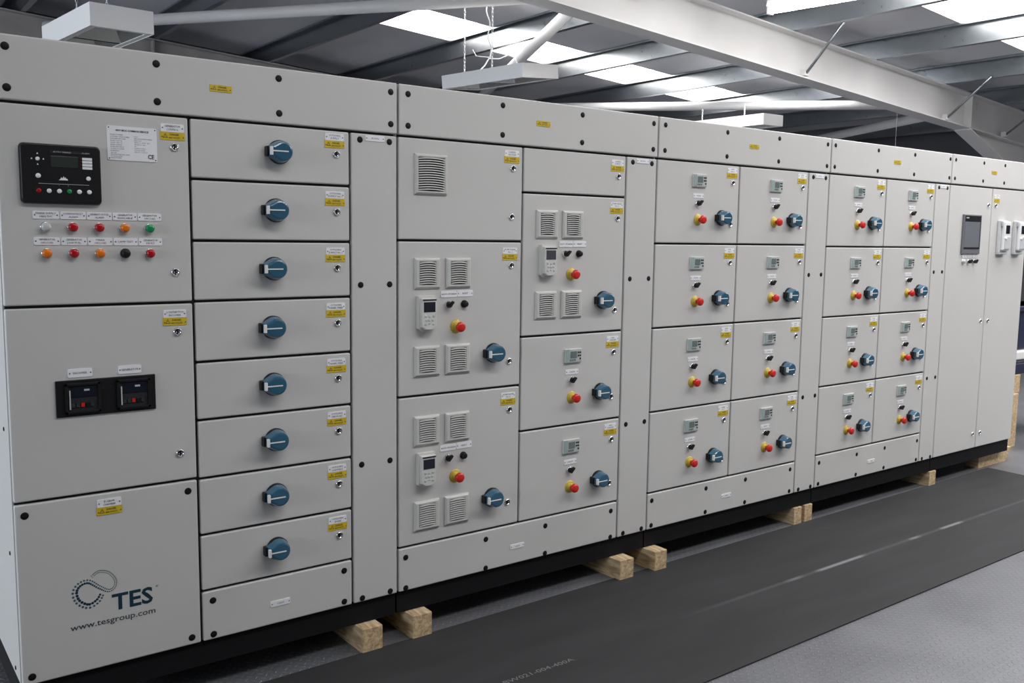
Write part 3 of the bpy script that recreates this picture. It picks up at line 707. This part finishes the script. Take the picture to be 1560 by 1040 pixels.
# fly braces from the beam's lower flange to the purlins on the camera side
for (xa, za, xb, yb, lab) in ((6.53, 3.235, 6.40, 2.02, 'thin steel rod brace on the white roof beam, left of the three'),
                              (9.19, 3.045, 9.10, 1.98, 'thin steel rod brace on the white roof beam, middle of the three'),
                              (10.60, 2.96, 10.52, 1.95, 'thin steel rod brace on the white roof beam, right of the three')):
    m = MB(); a = Vector((xa, 2.49, za)); b_ = Vector((xb, yb, zp(xb)+.01)); m.tube([Vector(), b_-a], .014, 'galv', 8)
    m.box(-.035, .035, -.004, .05, -.03, .03, 'steel', .002)
    tag(put('fly_brace', m, a), lab, 'steel brace')

# ------------------------------------------------------------------ hanging luminaires
def luminaire(A, w, l, h, rot, label, cab_=False, chains=((.2, .25), (.2, .85)), top_=None):
    """A: top, near, left corner"""
    R_ = Matrix(rot) if not isinstance(rot, float) else Matrix.Rotation(rot, 3, 'Z')
    t = thing('high_bay_light', A, label, 'ceiling light', 'hanging high bay lights'); t.rotation_euler = R_.to_euler()
    def P(name, m, loc=(0, 0, 0)):
        o = bpy.data.objects.new(name, m.mesh(name)); C.objects.link(o); o.parent = t; o.location = loc; W[o] = Vector(A); return o
    e = .004; m = MB()
    m.box(0, w, 0, e, -h, 0, 'lumwhite'); m.box(0, w, l-e, l, -h, 0, 'lumwhite'); m.box(0, e, e, l-e, -h, 0, 'lumwhite'); m.box(w-e, w, e, l-e, -h, 0, 'lumwhite')
    m.box(e, w-e, e, l-e, -e, 0, 'lumwhite')
    bd = .045
    m.box(e, bd, e, l-e, -h+.002, -h+.006, 'lumwhite'); m.box(w-bd, w-e, e, l-e, -h+.002, -h+.006, 'lumwhite'); m.box(bd, w-bd, e, bd, -h+.002, -h+.006, 'lumwhite'); m.box(bd, w-bd, l-bd, l-e, -h+.002, -h+.006, 'lumwhite')
    P('housing', m)
    n = 2; step = (l-2*bd)/n
    for i in range(n):
        y0 = bd+.02+i*step; y1 = y0+step-.04; m = MB(); a = (bd, y0); b_ = (w-bd, y1); ins = .07; zt = -.03; zb = -h+.006
        vs = [(a[0], a[1], zb), (b_[0], a[1], zb), (b_[0], b_[1], zb), (a[0], b_[1], zb), (a[0]+ins, a[1]+ins, zt), (b_[0]-ins, a[1]+ins, zt), (b_[0]-ins, b_[1]-ins, zt), (a[0]+ins, b_[1]-ins, zt)]
        m.add(vs, [[4, 5, 1, 0], [5, 6, 2, 1], [6, 7, 3, 2], [7, 4, 0, 3], [7, 6, 5, 4]], 'lumin')
        rf = P('reflector', m)
        m = MB(); bx, by = w/2, (y0+y1)/2; r = .028
        m.tube([(bx-.09, by, -.065), (bx-.05, by, -.065), (bx-.03, by, -.065)], .018, 'white', 12)
        m.tube([(bx-.03, by, -.065), (bx-.01, by, -.065), (bx+.03, by, -.065), (bx+.06, by, -.065)], r, 'bulb', 14)
        o = P('lamp', m)
    for cx, cy in chains:
        m = MB(); top = top_ or zp(A[0], PD)-A[2]
        for k in range(int(top/.035)):
            z = k*.035; q = .008
            pts = [(cx+(q*math.cos(a) if k % 2 else 0), cy*l+(0 if k % 2 else q*math.cos(a)), z+.0175+.021*math.sin(a)) for a in [2*PI*j/8 for j in range(9)]]
            m.tube(pts, .0028, 'white', 5, False)
        ch = P('chain', m); ch.rotation_euler = R_.inverted().to_euler() ; ch.location = Vector((cx, cy*l, 0)); 
        for v in ch.data.vertices: v.co.x -= cx; v.co.y -= cy*l
    if cab_:
        m = MB(); pts = []
        cx, cy = .14, .50*l; top = zp(A[0], PD)-A[2]
        for k in range(41):
            s_ = k/40; pts.append((cx+.012*math.sin(s_*22), cy+.012*math.cos(s_*22), .10+s_*(top-.12)))
        m.tube(pts, .0055, 'white', 6)
        m.tube([(cx, cy, .12), (cx+.02, cy+.10, .05), (cx+.03, cy+.20, .0)], .006, 'white', 6); m.tube([(cx, cy, .11), (cx-.02, cy+.16, .14), (cx-.02, cy+.2, .2)], .004, 'white', 6)
        m.tube([(cx, cy, .10), (cx+.03, cy-.08, .09), (cx+.04, cy-.18, .11), (cx+.04, cy-.26, .08), (cx+.04, cy-.3, .0)], .005, 'white', 6)
        P('cable', m)
    return t
def frame(ex, ey):
    ex = Vector(ex).normalized(); ey = Vector(ey); ey = (ey-ex*ey.dot(ex)).normalized(); ez = ex.cross(ey)
    return Matrix((ex, ey, ez)).transposed()
luminaire((.297, 3.484, 3.10), .415, 1.02, .150, frame((1, .10, .01), (-.02, 1, 0)), 'grey looking open high bay light hung over the left end cabinet')
luminaire((3.69, 3.30, 3.10), .47, 1.02, .120, frame((1, .17, .10), (-.165, 1, 0)), 'bright white tilted high bay light with curled cable, hung in the middle', True, ((.10, .80), (.10, .45)))
luminaire((7.42, 3.68, 3.05), .36, 1.15, .125, frame((1, .02, .015), (-.06, 1, 0)), 'white high bay light just showing over the third cabinet header', False, ((.1, .3), (.1, .85)), .14)
# fluorescent battens
def batten(p, d, L, label):
    p = Vector(p); d = Vector(d).normalized(); t = thing('fluorescent_light', p, label, 'ceiling light', 'fluorescent battens')
    m = MB(); m.bar(Vector((0, 0, .03)), d*L+Vector((0, 0, .03)), [(-.045, .0), (.045, 0), (.03, .05), (-.03, .05)], 'lumwhite'); put('batten_body', m, p, t)
    m = MB(); m.tube([d*.02, d*(L-.02)], .026, 'tube', 14); put('lit_tube', m, p, t)
    m = MB()
    for q in (0, L-.03): m.bar(d*q, d*(q+.03), [(-.03, -.03), (.03, -.03), (.03, .04), (-.03, .04)], 'lumwhite')
    put('lamp_holder', m, p, t)
    for q in (.25, L-.25):
        a = d*q; m = MB(); m.tube([a+Vector((0, 0, .08)), a+Vector((0, 0, zp(p.x+a.x, PD)-p.z))], .005, 'lumwhite', 6); put('hanger', m, p, t)
batten((5.24, 1.96, 3.515), (.176, -.984, 0), 1.5, 'lit fluorescent batten hung in front of the white roof beam')
batten((2.3, .9, 3.50), (.176, -.984, 0), 1.5, 'lit fluorescent batten hung above the vented cabinet, out over the floor')  # added out of view to brighten the middle lamp and nearby doors
m = MB(); m.tube([(0, 0, 0), (0, 0, 1.0)], .003, 'darksteel', 6); tag(put('hanging_wire', m, (9.0, 3.0, 2.3)), 'thin wire hanging below the grey bracing tube', 'wire')

# ------------------------------------------------------------------ camera, world, exposure
cd = bpy.data.cameras.new('camera'); cam = bpy.data.objects.new('camera', cd); C.objects.link(cam)
r = Vector((0.8000137, -0.59984229, 0.01293442)); fw = Vector((0.59727854, 0.79418009, -0.11196578))
b_ = -fw; u = b_.cross(r).normalized()
cam.matrix_world = Matrix(((r.x, u.x, b_.x, -1.19214), (r.y, u.y, b_.y, -3.10065), (r.z, u.z, b_.z, 1.61275), (0, 0, 0, 1)))
cd.sensor_width = 36; cd.lens = 36*1399.51/1560; cd.clip_end = 200; cd.clip_start = .05
bpy.context.scene.camera = cam
w = bpy.data.worlds.new('world'); bpy.context.scene.world = w; w.use_nodes = True
w.node_tree.nodes['Background'].inputs[0].default_value = (.75, .85, 1, 1); w.node_tree.nodes['Background'].inputs[1].default_value = .3
vs = bpy.context.scene.view_settings; vs.view_transform = 'Standard'; vs.look = 'None'; vs.exposure = 0.2; vs.gamma = 1; vs.use_curve_mapping = False
